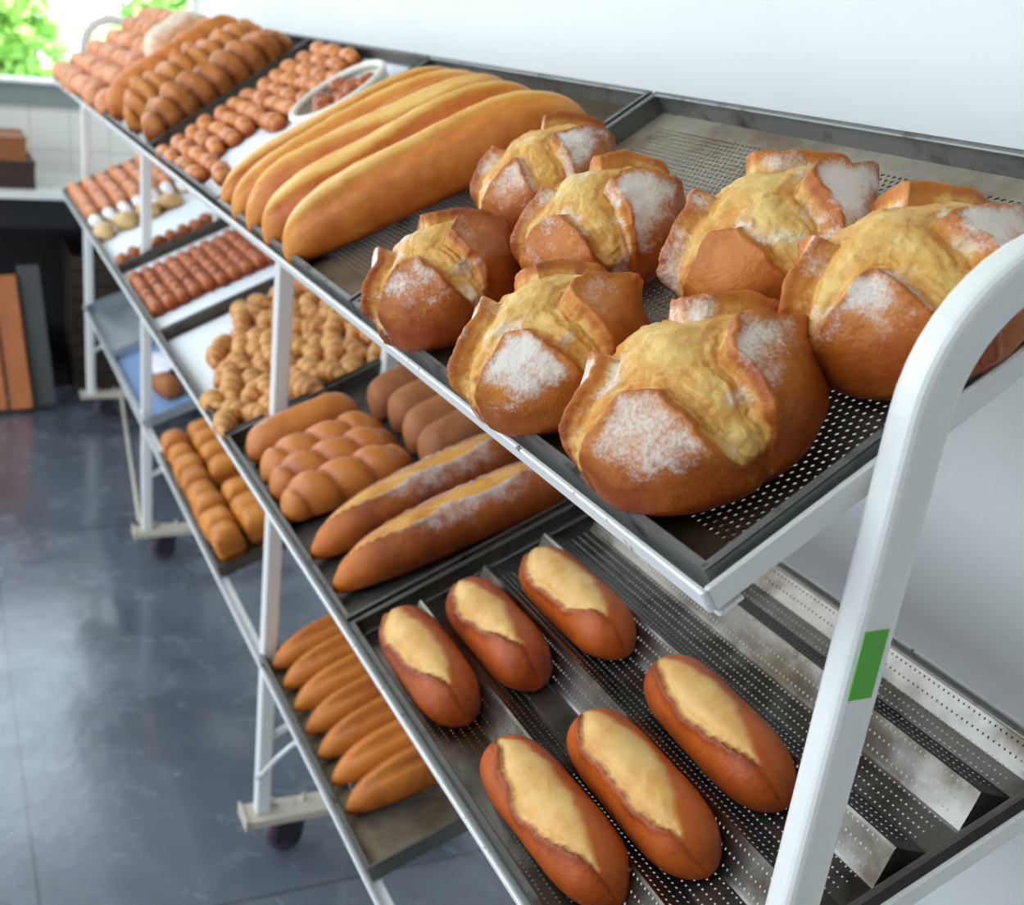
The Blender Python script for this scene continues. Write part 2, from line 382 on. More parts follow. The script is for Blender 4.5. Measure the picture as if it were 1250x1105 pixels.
tray(1, U[0]+g, U[1]-g, 'dark perforated tray under the floury round loaves on the top shelf', M['perf'], M['rim_grey'])
tray(1, U[1]+g, U[2]-g, 'perforated tray under the five fat baguettes on the top shelf', M['perf_pale'], M['rim_grey'])
tray(1, U[2]+g, U[3]-g, 'tray lined with paper under the glazed fingers and round basket', M['alu'])
tray(1, U[3]+g, U[4]-g, 'top shelf tray under the two knobbly braided loaves', M['dark_steel'])
tray(1, U[4]+g, U[5]-g, 'top shelf tray under the long smooth loaf', M['dark_steel'])
tray(1, U[5]+g, U[6]-g, 'top shelf tray nearest the window, under pink pastries', M['alu'])
tray(2, U[0]+g, U[1]-g, 'ribbed perforated tray holding six split rolls', M['flute'], M['steel'], fluted=True)
tray(2, U[1]+g, U[2]-g, 'middle shelf tray under plaited loaves and two rustic baguettes', M['steel'], M['steel'])
tray(2, U[2]+g, U[3]-g, 'middle shelf tray full of small croissants', M['alu'])
tray(2, U[3]+g, U[4]-g, 'middle shelf tray holding a block of dark glazed buns', M['alu'])
tray(2, U[4]+g, U[5]-g, 'middle shelf tray mostly empty with a white sheet as sky shine', M['alu'])
tray(2, U[5]+g, U[6]-g, 'middle shelf tray at the far end under pink and sugared pastries', M['alu'])
tray(3, 1.095, 1.655-g, 'perforated lower tray under seven pointed rolls', M['perf_pale'], M['steel'])
tray(3, 1.985, 2.625, 'lower shelf tray packed with square buns', M['dark_steel'])
tray(3, 2.86, 3.47, 'lower shelf tray with blue liner and paper bag', M['blue_paper'], M['alu'])
tray(3, 3.49, 4.09, 'empty lower shelf tray at the far end', M['alu'], M['alu'])
def sheet(i, u0, u1, v0, v1, label, name='paper_and_shine_sheet', mat='paper'):
    nx, ny = 30, 16; vs = []; fs = []
    for a in range(nx+1):
        for b in range(ny+1):
            x = (u1-u0)*a/nx; y = (v1-v0)*b/ny
            vs.append((x, -y, .0008 + .0012*abs(float(vnoise(x*14+u0*9, y*14, 0, 5)))))
    for a in range(nx):
        for b in range(ny): fs.append((a*(ny+1)+b, a*(ny+1)+b+1, (a+1)*(ny+1)+b+1, (a+1)*(ny+1)+b))
    o = obj(name, new_mesh(name, vs, fs), M[mat]); o.matrix_world = smat(i, u0, v0, -.0098)
    return tag(o, label, 'paper')
sheet(1, U[2]+.02, U[3]-.02, .012, .38, 'white baking paper under the glazed fingers on the top shelf')
sheet(2, U[2]+.02, U[3]-.02, .012, .38, 'white baking paper under the small croissants')
sheet(2, U[3]+.012, U[4]-.02, .012, .38, 'white sheet painting sky shine on the tray beside the dark glazed buns')  # stands in for bare shiny metal; its sky reflection is painted white
sheet(2, U[4]+.02, U[5]-.02, .012, .38, 'bare white sheet painting sky shine on the mostly empty middle tray')  # added white sheet: sky reflection on bare aluminium put into colour
sheet(1, U[3]+.06, U[4]-.01, .012, .10, 'white paper edge in front of the braided loaves')

# ------------------------------------------------------------------ bread shapes
def boule(seed, R=.080, Hh=.112, c=.40, rot=0., gaps=(.17,.12,.17,.13), lip=(.16,.12,.14,.10), flour=(1,1,.5,.7), off=(0,0), sq=1.0, dust=.85):
    nT, nP = 190, 340
    th = np.linspace(0.02, math.pi-.02, nT)[:, None]; ph = np.linspace(0, 2*math.pi, nP, endpoint=False)[None, :]
    th, ph = np.broadcast_arrays(th, ph)
    dx, dy, dz = np.sin(th)*np.cos(ph), np.sin(th)*np.sin(ph), np.cos(th)
    a = th/(math.pi/2)*np.cos(ph-rot) - off[0]; b = th/(math.pi/2)*np.sin(ph-rot) - off[1]
    a = a + .07*fbm(dx*2.2, dy*2.2, dz*2.2, seed) + .010*fbm(dx*9, dy*9, dz*9, seed+21)
    b = b + .07*fbm(dx*2.2+9, dy*2.2, dz*2.2, seed+3) + .010*fbm(dx*9+5, dy*9, dz*9, seed+22)
    aa, bb = np.abs(a), np.abs(b)*sq
    q = np.where(aa > bb, np.where(a > 0, 0, 2), np.where(b > 0, 1, 3))       # which petal of crust
    mc = c - np.maximum(aa, bb)
    mg = np.full(th.shape, -9.)
    for k in range(4):
        an = math.pi/4 + k*math.pi/2
        s = a*math.cos(an)+b*math.sin(an); e = np.abs(-a*math.sin(an)+b*math.cos(an))
        w = gaps[k]*np.clip(1-((s-.45)/.95)**2, 0, None)
        mg = np.maximum(mg, np.where(s > 0, w-e-(w <= 0)*1., -9))
    m = np.maximum(mc, mg)
    L = np.array(lip)[q]; F = np.array(flour)[q]
    crust = m < 0
    sa = np.where(mc > mg, np.minimum(aa, bb), np.maximum(aa, bb))
    base = 1 + .04*fbm(dx*1.6, dy*1.6, dz*1.6, seed+5)
    lo = sst(0, .45, 1.55 - th)                                   # fades towards the foot
    rag = 1 + .4*fbm(dx*4, dy*4, dz*4, seed+30)
    d_cr = L*rag*np.exp(m/.11)*lo + .03*(1-np.exp(m/.3)) + .008*fbm(dx*6, dy*6, dz*6, seed+8) + .010*np.clip(fbm(dx*14, dy*14, dz*14, seed+31)-.25, 0, 1)
    st = np.sin(m*60 + 4*fbm(dx*3, dy*3, dz*3, seed+6))
    d_cb = (-.085*np.exp(-m/.06) - .02)*lo + .06*sst(0, c, mc) + .012*st*np.exp(-((m-.07)/.06)**2) + .07*fbm(dx*3.0, dy*3.0, dz*3.0, seed+7) + .016*fbm(dx*11, dy*11, dz*11, seed+2)
    e = sst(-.034, .022, m)
    r = base + d_cr*(1-e) + d_cb*e
    x, y = R*r*dx, R*r*dy
    z = np.where(dz > 0, Hh*.60*r*np.abs(dz)**.92, -Hh*.40*np.abs(dz)**.55*np.minimum(r, 1))
    z = z + Hh*.40
    k = 1 - .16*np.clip((.030 - z)/.03, 0, 1)**2; x = x*k; y = y*k       # tuck in at the foot
    fl = np.where(crust, np.minimum(F, 1.25)*sst(.22 - .12*F, .95 - .12*F, dz + .55*fbm(dx*2.6, dy*2.6, dz*2.6, seed+4))*sst(-.01, .10, -m + .05*fbm(dx*5, dy*5, dz*5, seed+41)), 0.0)
    fl = np.maximum(fl, (m > 0)*dust*np.clip(fbm(dx*2.4, dy*2.4, dz*2.4, seed+12)*2.6, 0, 1))
    fl = np.maximum(fl, .75*np.exp(-(m/.035)**2)*np.clip(fbm(dx*2.0, dy*2.0, dz*2.0, seed+13)*3.2, 0, 1))
    tone = .80 - .42*sst(-.1, .7, dz) + .35*np.exp(m/.05)*crust*lo*np.clip(.5+fbm(dx*3, dy*3, dz*3, seed+17)*1.4, 0, 1) - .25*sst(.35, .8, -dz)
    cr = e*sst(-.1, .25, 1.55-th)
    P = np.stack([x, y, z], -1)
    return ring_mesh(P[::-1], dict(tone=tone[::-1], crumb=cr[::-1], flour=fl[::-1], sm=m[::-1], sa=sa[::-1]))

def loaf(L, W, Hh, nT=80, nA=40, end=.5, taper=1.0, bend=0., fn=None, seed=0, flatten=.38, wob=.03):
    """long bread along x, resting on z=0. fn(t,a,d) may change radius scale and attributes"""
    t = -np.cos(np.linspace(.03, math.pi-.03, nT))[:, None]; a = np.linspace(0, 2*math.pi, nA, endpoint=False)[None, :]
    t, a = np.broadcast_arrays(t, a)
    prof = np.clip(1-np.abs(t)**(2/end), 0, 1)**taper
    ca, sa = np.cos(a), np.sin(a)
    d = dict(tone=.45 - .35*np.clip(sa, -1, 1), crumb=np.zeros(t.shape), flour=np.zeros(t.shape), r=np.ones(t.shape), h=np.ones(t.shape), dy=np.zeros(t.shape))
    if fn: fn(t, a, d)
    r = d['r']*(1 + wob*fbm(t*3, ca*1.5, sa*1.5, seed))
    y = W/2*prof*ca*r + d['dy']
    zt = Hh*(1-flatten)*prof*sa*r*d['h']; zb = -Hh*flatten*prof*np.abs(sa)**.5
    z = np.where(sa > 0, zt, zb); z = z + Hh*flatten*(prof*.75+.25)
    z = z - z.min(1, keepdims=True)*0
    x = L/2*t; y = y + bend*(1-t*t)*L
    P = np.stack([x, y, z], -1); P[..., 2] -= P[..., 2].min()
    return ring_mesh(P, dict(tone=d['tone'], crumb=d['crumb'], flour=d['flour']))
def as_mesh(name, d): return new_mesh(name, d[0], d[1], True, d[2])

def f_bar(seed):
    def fn(t, a, d):
        s = a - math.pi*.5 + .25*np.sin(t*2.2+seed) + .12*fbm(t*2, 0, 0, seed)
        # long pale ridge with a toasted flank towards the near end and a valley on the far side
        w = sst(1.0, .72, np.abs(t)); odd = int(seed*10) % 2
        c = .12*np.sin(t*3+seed*2)
        d['crumb'] = sst(-.75, -.35, s-c)*sst(.46, .34, s-c)*w*.85
        d['r'] = 1 + .10*np.exp(-((s-c-.28)/.14)**2)*w - .10*np.exp(-((s-c-.62)/.2)**2)*w - (.24 if odd else .12)*np.exp(-((s-c+.55)/.17)**2)*w + .04*np.exp(-((s-c+.95)/.2)**2)*w
        d['r'] += .03*fbm(t*9, np.cos(a)*2.5, np.sin(a)*2.5, seed+3)
        d['tone'] = .40 + .45*sst(.40, .62, s-c)*w + .55*np.exp(-((s-c+.58)/.20)**2)*w - .22*np.sin(a)
    return fn
def f_split(seed, side=1, wd=.62):
    def fn(t, a, d):
        s = (a - math.pi*.5)*side + .20*fbm(t*2.5, 0, 0, seed) + .22*t*math.sin(seed*1.9) + .08*fbm(t*9, 0, 0, seed+9)
        w = np.clip(1-np.abs((t-.06*math.cos(seed*2.3))/.86)**(2.0+.9*math.sin(seed)), 0, 1)
        m = w*wd - np.abs(s-.12) + .05*fbm(t*6, s*2, 0, seed+2)*w
        left = s > .12
        e = np.where(left, sst(-.04, .04, m), sst(-.22, .30, m))*(w > 0)
        d['crumb'] = e
        lip = np.exp(np.minimum(m, 0)/.16)*(w > .02)*np.minimum(1, w*3)
        d['r'] = 1 + (1-e)*lip*np.where(left, .16, .02) + e*(-.17*np.exp(-np.maximum(m, 0)/.13)*np.where(left, 1, .15) + .03 + .035*fbm(t*7, s*3, 1, seed+5))
        d['tone'] = .50 + .35*np.exp(-((m+.12)/.14)**2)*left - .25*np.sin(a) + .25*sst(.75, 1, np.abs(t))
        d['flour'] = np.zeros(t.shape)
    return fn
def f_plait(n, ph=0, amp=.15, tone=0.0):
    def fn(t, a, d):
        k = n*math.pi*(t*.5+.5)
        lob = np.abs(np.sin(k + 1.1*np.cos(a) + ph))
        d['r'] = 1 - amp*(1-lob)**1.6 + .02
        d['h'] = 1 + .05*lob
        d['tone'] = .42 + .45*(1-lob)**1.5 - .28*np.sin(a) + tone
    return fn
def f_plain(seed, tone=0, fl=0):
    def fn(t, a, d):
        d['tone'] = .5 - .3*np.sin(a) + tone
        d['r'] = 1 + .03*fbm(t*5, np.cos(a)*2, np.sin(a)*2, seed)
        d['flour'] = fl*np.clip(np.sin(a), 0, 1)
    return fn
def f_rustic(seed):
    def fn(t, a, d):
        s = a - math.pi*.5
        cr = np.zeros(t.shape); lip = np.zeros(t.shape)
        for k, c in enumerate((-.52, -.02, .50)):
            tt = (t-c)/.40; w = np.clip(1-tt**2, 0, 1); cen = -.05 + .35*tt
            m = w*.42 - np.abs(s-cen); e = sst(-.04, .04, m)*(w > 0)
            cr = np.maximum(cr, e); lip = np.maximum(lip, np.exp(-(np.abs(m)/.07)**2)*(w > .05)*np.where(s > cen, 1, .5))
        d['crumb'] = cr*.85
        d['r'] = 1 + .13*lip*(1-cr) - .05*cr + .02*fbm(t*9, np.cos(a)*2, np.sin(a)*2, seed)
        d['flour'] = np.clip(np.clip(np.sin(a)*1.1, 0, 1)*sst(.75, .2, np.abs(t+.0))*(1-cr)*.75 + .7*lip, 0, 1)*sst(-1.0, -.2, t)
        d['tone'] = .85 - .35*np.sin(a) - .6*sst(-.55, -.95, t)
    return fn
def f_torp(seed):
    def fn(t, a, d):
        s = a - math.pi*.5
        w = np.clip(1-np.abs(t/.8)**3, 0, 1)
        d['r'] = 1 - .26*np.exp(-((s-.42)/.22)**2)*w + .12*np.exp(-((s-.02)/.20)**2)*w - .18*np.exp(-((s+.42)/.22)**2)*w
        d['tone'] = .34 + .45*np.exp(-((s+.48)/.26)**2)*w + .35*np.exp(-((s-.5)/.26)**2)*w - .25*np.sin(a) + .25*sst(.7, 1, np.abs(t))
    return fn
def f_rings(n, seed=0, amp=.22, gl=.5):
    def fn(t, a, d):
        lob = np.abs(np.sin(n*math.pi*(t*.5+.5)))
        d['r'] = 1 - amp*(1-lob)**1.5
        d['tone'] = .45 + .5*(1-lob) - .3*np.sin(a) + .3*sst(.7, 1, np.abs(t))
        d['crumb'] = gl*sst(.2, 1, np.sin(a))*lob
    return fn
def f_sugar(seed, fl):
    def fn(t, a, d):
        lob = np.abs(np.sin(2.5*math.pi*(t*.5+.5)))
        d['r'] = 1 - .10*(1-lob)**1.5
        d['tone'] = .45 - .35*np.sin(a); d['flour'] = fl*np.clip(np.sin(a)+.1, 0, 1)
    return fn
def square_bun(seed, W=.075, D=.062, Hh=.06):
    nT, nP = 40, 64
    th = np.linspace(.03, math.pi-.03, nT)[:, None]; ph = np.linspace(0, 2*math.pi, nP, endpoint=False)[None, :]
    th, ph = np.broadcast_arrays(th, ph)
    def se(v, p): return np.sign(v)*np.abs(v)**p
    x = W/2*se(np.sin(th), .5)*se(np.cos(ph), .42); y = D/2*se(np.sin(th), .5)*se(np.sin(ph), .42); z = Hh*.5*se(np.cos(th), .7)
    n = fbm(x*20, y*20, z*20, seed); z = np.where(z > 0, z*(1+.12*n)*(1+.15*np.cos(y/D*math.pi)), z); z = z - z.min()
    tone = .75 - .4*np.cos(th) - .25*(np.abs(y) > D*.40); cr = np.where((z > .3*Hh) & (z < .55*Hh), .35, 0)
    P = np.stack([x, y, z], -1)
    return ring_mesh(P[::-1], dict(tone=tone[::-1], crumb=cr[::-1], flour=np.zeros(th.shape)))
def croissant(seed, L=.075, W=.034, Hh=.03, bend=.12, n=5):
    return loaf(L, W, Hh, 36, 20, end=.9, taper=.8, bend=bend, fn=f_rings(n, seed, .28, .35), seed=seed)

def put(o, i, u, v, yaw=0, n=FL, sc=(1,1,1)):
    o.matrix_world = smat(i, u, v, n, yaw) @ Matrix.Diagonal((*sc, 1)); return o
def span(o, i, p0, p1, L, n=FL, ws=1., hs=1.):
    du, dv = p1[0]-p0[0], p1[1]-p0[1]
    return put(o, i, (p0[0]+p1[0])/2, (p0[1]+p1[1])/2, math.atan2(-dv, du), n, (math.hypot(du, dv)/L, ws, hs))
ORD = ['first','second','third','fourth','fifth','sixth','seventh','eighth','ninth','tenth','eleventh','twelfth','thirteenth','fourteenth']

# ---- seven round loaves
BG = 'floury round loaves on the top shelf'
BOULES = [
 (.551,.080, dict(seed=3,  R=.0775, Hh=.090, c=.32, rot=math.radians(38), gaps=(.12,.17,.13,.24), lip=(.18,.15,.22,.22), flour=(1.0,.85,.9,.4)), 'round floury loaf at the near corner of the top shelf, wide yellow split'),
 (.706,.063, dict(seed=15, R=.0715, Hh=.090, c=.28, rot=math.radians(46), gaps=(.16,.12,.2,.13), lip=(.22,.12,.26,.2), flour=(1.5,1.5,.5,.8)), 'round loaf with a thick white flour patch facing the aisle'),
 (.914,.065, dict(seed=27, R=.0695, Hh=.092, c=.30, rot=math.radians(48), gaps=(.12,.14,.15,.2), lip=(.22,.14,.26,.2), flour=(1.4,.9,.5,.2)), 'round brown loaf at the rail nearest the fat baguettes'),
 (.818,.179, dict(seed=39, R=.0715, Hh=.090, c=.30, rot=math.radians(28), gaps=(.15,.16,.2,.2), lip=(.18,.14,.20,.2), flour=(1.0,.9,2.2,.5)), 'round loaf in the middle of the pile with flour-capped far side'),
 (.974,.214, dict(seed=51, R=.0695, Hh=.086, c=.28, rot=math.radians(30), gaps=(.2,.18,.2,.22), lip=(.2,.14,.22,.2), flour=(1.0,.9,2.0,.5)), 'round loaf farthest back, tucked behind two others by the baguettes'),
 (.642,.219, dict(seed=63, R=.0730, Hh=.092, c=.32, rot=math.radians(33), gaps=(.12,.2,.18,.16), lip=(.22,.10,.28,.24), flour=(.8,.2,2.0,.4)), 'round loaf standing alone before the bare part of the perforated tray'),
 (.508,.215, dict(seed=75, R=.0690, Hh=.094, c=.28, rot=math.radians(35), gaps=(.17,.2,.18,.24), lip=(.22,.16,.20,.2), flour=(1.6,1.1,1.6,.9)), 'round loaf partly behind the white arched end frame'),
]
for u, v, kw, lab in BOULES:
    o = obj('round_loaf', as_mesh('round_loaf', boule(**kw)), B['boule']); put(o, 1, u, v); tag(o, lab, 'bread', BG)

# ---- five fat baguettes
ends = [((1.655,.006),(1.500,.366)), ((1.572,.004),(1.418,.364)), ((1.488,.004),(1.336,.360)), ((1.400,.004),(1.240,.350)), ((1.304,.004),(1.128,.344))]
for k, (p0, p1) in enumerate(ends):
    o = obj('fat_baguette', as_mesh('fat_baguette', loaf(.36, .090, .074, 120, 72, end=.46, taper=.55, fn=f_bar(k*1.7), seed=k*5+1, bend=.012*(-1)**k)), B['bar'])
    span(o, 1, p0, p1, .36, FL, (.88, .95, 1, 1, 1)[k], (.82, .9, .95, 1, 1)[k])
    tag(o, 'fat golden baguette, %s of the five counted from the round loaves' % ORD[4-k], 'bread', 'fat baguettes on the top shelf')

def rep(protos, name, i, spots, label, cat, group, n=FL, jit=.08):
    """spots: (u, v, yaw, label)"""
    used = set(); out = []
    for k, s in enumerate(spots):
        pr = protos[k % len(protos)]
        if pr.name not in used: o = pr; used.add(pr.name)
        else: o = pr.copy(); C.objects.link(o)
        put(o, i, s[0], s[1], s[2], s[4] if len(s) > 4 else n, (1+random.uniform(-jit, jit), 1+random.uniform(-jit, jit), 1+random.uniform(-jit, jit)))
        tag(o, s[3], cat, group); out.append(o)
    for pr in protos:
        if pr.name not in used: bpy.data.objects.remove(pr)
    return out
def protos(name, fn, mat, n=3): return [obj(name, as_mesh(name, fn(k)), mat) for k in range(n)]

# ---- glazed fingers with round basket on tray 3
sp_ = []
for c, u in enumerate((2.185, 2.095, 2.005, 1.915, 1.83)):
    row = 0
    for v in np.arange(.022, .37, .0315):
        if c >= 3 and .075 < v < .150: continue
        if c == 4 and v > .13: continue
        if c == 3 and v > .335: continue
        if c == 4 and v < .03: continue
        sp_.append((u+random.uniform(-.008,.008), float(v)+random.uniform(-.003,.003), random.uniform(-.25,.1),
            'small glazed finger pastry, %s from front, %s row from the window' % (ORD[row], ORD[c]))); row += 1
rep(protos('finger_pastry', lambda k: loaf(.088, .034, .026, 30, 18, end=.6, taper=.6, fn=f_rings(4, k, .18, .45), seed=k), B['finger']), 'finger_pastry', 1, sp_, '', 'pastry', 'glazed fingers on the top shelf')
bk = bpy.data.objects.new('round_basket', None); C.objects.link(bk); put(bk, 1, 1.762, .262, 0, FL)
tag(bk, 'round cream basket of small pastries behind the fat baguettes', 'basket', None)
m = MB(); m.lathe([(0,.001),(.078,.001),(.080,.004),(.082,.028),(.0835,.030),(.079,.030),(.0745,.006),(0,.005)], 48); m.build('basket_bowl', M['basket'], bk, True)
m = MB(); m.lathe([(.079+.0065*math.cos(a), .030+.006*math.sin(a)) for a in np.linspace(0, 2*math.pi, 13)], 48); m.build('basket_rim', M['basket'], bk, True)
sp_ = []
for k in range(9):
    a = k*2.4; r = .017*math.sqrt(k)+.004
    sp_.append((1.762+r*math.cos(a), .262+r*math.sin(a), a, 'tiny brown pastry in the round cream basket, %s outward from its middle' % ORD[k], FL+.008+.002*(k % 3)))
rep(protos('basket_pastry', lambda k: loaf(.045, .030, .024, 20, 14, end=.7, taper=.6, fn=f_rings(3, k, .2, .2), seed=k), B['red'], 2), 'basket_pastry', 1, sp_, '', 'pastry', 'pastries in the round basket')

# ---- far breads on the top shelf
o = obj('braided_loaf', as_mesh('braided_loaf', loaf(.37, .105, .075, 140, 36, end=.3, taper=.6, fn=f_plait(9, .4, .24), seed=3, wob=.28)), B['long']); span(o, 1, (2.36,.018), (2.36,.37), .37)
tag(o, 'long knobbly braided loaf beside the tray edge next to the glazed fingers', 'bread', 'long loaves at the far end of the top shelf')
o = obj('braided_loaf', as_mesh('braided_loaf', loaf(.37, .13, .085, 140, 36, end=.3, taper=.6, fn=f_plait(11, 1.4, .24), seed=9, wob=.32)), B['long']); span(o, 1, (2.56,.015), (2.545,.375), .37)
tag(o, 'wider knobbly braided loaf, second from the glazed fingers tray', 'bread', 'long loaves at the far end of the top shelf')
o = obj('long_loaf', as_mesh('long_loaf', loaf(.39, .085, .082, 100, 40, end=.36, taper=.5, fn=f_plait(7, .2, .045), seed=4)), B['far']); span(o, 1, (2.80,.012), (2.79,.388), .39)
tag(o, 'long smooth orange-brown loaf standing highest at the far end', 'bread', 'long loaves at the far end of the top shelf')
o = obj('pale_loaf', as_mesh('pale_loaf', loaf(.2, .14, .10, 60, 36, end=.5, taper=.6, fn=f_plain(4, -.2, 1.1), seed=14)), B['far']); span(o, 1, (3.02,.17), (3.03,.36), .2)
tag(o, 'pale floury loaf behind the long smooth orange-brown loaf', 'bread')
sp_ = []
for c, u in enumerate((2.93, 3.16, 3.30, 3.44, 3.58, 3.72, 3.86, 4.0)):
    for r, v in enumerate((.035, .10, .165, .23, .295, .355)):
        if c == 0 and r > 1: continue
        if c == 0: uu = 2.955
        else: uu = u
        if c == 1 and r > 1 and r < 6: uu = 3.185
        sp_.append((uu+random.uniform(-.01,.01), v, random.uniform(-.4,.4), 'pink-brown sugared bun, %s from front, %s row past the long loaf' % (ORD[r], ORD[c])))
rep(protos('sugared_bun', lambda k: loaf(.115, .066, .055, 40, 22, end=.6, taper=.6, fn=f_sugar(k, .35), seed=k), B['pink']), 'sugared_bun', 1, sp_, '', 'pastry', 'sugared buns at the far end of the top shelf')

# ---- middle shelf: six rolls
RG = 'split rolls on the ribbed tray'
ROLLS = [((1.018,.052),(.828,.050),1,'split roll at the far aisle-side corner of the ribbed tray'),
         ((1.005,.128),(.822,.128),1,'split roll in the middle of the far row on the ribbed tray'),
         ((.992,.212),(.800,.214),1,'split roll nearest the wall in the far row, under the top rail'),
         ((.752,.222),(.560,.214),1,'split roll partly behind the near white leg'),
         ((.742,.133),(.545,.131),1,'split roll in the middle of the near row on the ribbed tray'),
         ((.768,.055),(.565,.062),1,'split roll at the near aisle-side corner of the ribbed tray')]
for k, (a, b, sd, lab) in enumerate(ROLLS):
    o = obj('split_roll', as_mesh('split_roll', loaf(.2, .066, .056, 120, 72, end=.42, taper=.55, fn=f_split(k*3+1, sd, (.62,.66,.74,.66,.70,.72)[k]), seed=k*7)), B['roll'])
    span(o, 2, a, b, .2); tag(o, lab, 'bread', RG)
# ---- plaited loaves, brown loaves, rustic baguettes
PL = [((1.575,.018),(1.553,.200)), ((1.485,.016),(1.452,.205)), ((1.427,.014),(1.392,.203)), ((1.362,.012),(1.325,.200))]
for k, (a, b) in enumerate(PL):
    fn = f_plain(3, .0) if k == 0 else f_plait(4, k*.5, .13)
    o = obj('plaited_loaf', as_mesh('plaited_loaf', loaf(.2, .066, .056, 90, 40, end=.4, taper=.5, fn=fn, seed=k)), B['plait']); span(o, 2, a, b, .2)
    tag(o, ['smooth golden loaf beside the croissant tray, below the white post', 'plaited golden loaf, farthest of three with bumps', 'plaited golden loaf, middle of three with bumps', 'plaited golden loaf nearest the rustic baguettes'][k], 'bread', 'golden loaves on the middle shelf')
BR = [((1.520,.208),(1.522,.37)), ((1.449,.214),(1.442,.37)), ((1.372,.208),(1.372,.37)), ((1.305,.205),(1.312,.37))]
for k, (a, b) in enumerate(BR):
    o = obj('brown_loaf', as_mesh('brown_loaf', loaf(.17, .072, .060, 60, 36, end=.3, taper=.5, fn=f_plain(k*3, .1), seed=k+20, wob=.06)), B['brown']); span(o, 2, a, b, .17)
    tag(o, 'matt brown bar loaf on the middle shelf, %s of four from the rustic baguettes' % ORD[3-k], 'bread', 'brown loaves on the middle shelf')
for k, (a, b) in enumerate([((1.235,.012),(1.208,.385)), ((1.145,.012),(1.100,.385))]):
    o = obj('rustic_baguette', as_mesh('rustic_baguette', loaf(.38, .072, .062, 130, 64, end=.62, taper=.62, fn=f_rustic(k*4+2), seed=k)), B['rustic']); span(o, 2, a, b, .38)
    tag(o, ['pointed rustic baguette beside the plaited loaves', 'pointed rustic baguette beside the ribbed tray of rolls'][k], 'bread', 'rustic baguettes on the middle shelf')
# ---- croissants
sp_ = []
for c, u in enumerate((1.705, 1.765, 1.825, 1.885, 1.945, 2.005, 2.065, 2.125, 2.185)):
    r = 0
    for v in np.arange(.028, .37, .0375):
        if c >= 6 and v < .09 + .03*(c-6): continue
        if c in (4, 5) and v < .04+.02*(c-4): continue
        if c == 3 and v < .05: continue
        sp_.append((u+random.uniform(-.010,.010), float(v)+.018*(c % 2)*(v < .33)+random.uniform(-.006,.006), random.uniform(-.8,.5),
                    'small croissant, %s from front, %s row past plaited loaves' % (ORD[r], ORD[c]), FL+random.choice((0, 0, .006)))); r += 1
rep(protos('small_croissant', lambda k: croissant(k, .082, .042, .036, (.16,.05,.1,-.12)[k], 5), B['cro'], 4), 'small_croissant', 2, sp_, '', 'pastry', 'small croissants on the middle shelf')
# ---- dark glazed buns
sp_ = []
for c, u in enumerate((2.452, 2.508, 2.564, 2.62, 2.676, 2.73)):
    for r in range(11):
        sp_.append((u+random.uniform(-.003,.003), .034+.0305*r, random.uniform(-.1,.1), 'dark glazed bun, %s from front, %s row past the bare paper' % (ORD[r], ORD[c])))
rep(protos('glazed_bun', lambda k: loaf(.056, .033, .030, 24, 18, end=.6, taper=.55, fn=f_rings(2, k, .12, .25), seed=k), B['red']), 'glazed_bun', 2, sp_, '', 'pastry', 'dark glazed buns on the middle shelf')
sp_ = [(2.925+.012*(r % 2)+.004*r, .034+.034*r, random.uniform(-.3,.3), 'dark pastry in the single line along the mostly empty tray, %s from the front' % ORD[r]) for r in range(10)]
rep(protos('glazed_pastry', lambda k: loaf(.06, .036, .034, 24, 18, end=.6, taper=.55, fn=f_rings(3, k, .2, .25), seed=k), B['red'], 2), 'glazed_pastry', 2, sp_, '', 'pastry', 'line of dark pastries on the middle shelf')
sp_ = [(3.30+.006*r, .038+.066*r, .2*r, 'round pale tan pastry beside the bare white paper, %s from the front' % ORD[r]) for r in range(4)]
rep(protos('tan_pastry', lambda k: loaf(.10, .062, .042, 30, 22, end=.75, taper=.55, fn=f_sugar(k, .3), seed=k), B['white'], 2), 'tan_pastry', 2, sp_, '', 'pastry', 'tan pastries on the middle shelf')
sp_ = [(3.44+.01*(r % 2), .035+.045*r, random.uniform(-.2,.2), 'white sugar-topped pastry between tan and pink pastries, %s from the front' % ORD[r]) for r in range(8)]
rep(protos('sugar_pastry', lambda k: loaf(.09, .040, .040, 26, 20, end=.6, taper=.5, fn=f_sugar(k, 1.5), seed=k), B['white'], 2), 'sugar_pastry', 2, sp_, '', 'pastry', 'sugar-topped pastries on the middle shelf')
sp_ = []
for c, u in enumerate((3.57, 3.68, 3.79, 3.90, 4.01)):
    for r in range(7):
        sp_.append((u, .038+.048*r, random.uniform(-.2,.2), 'pink glazed pastry, %s from front, %s row past the sugar-topped ones' % (ORD[r], ORD[c])))
rep(protos('pink_pastry', lambda k: loaf(.10, .046, .044, 26, 20, end=.6, taper=.55, fn=f_sugar(k, .4), seed=k), B['pink'], 2), 'pink_pastry', 2, sp_, '', 'pastry', 'pink pastries on the middle shelf')
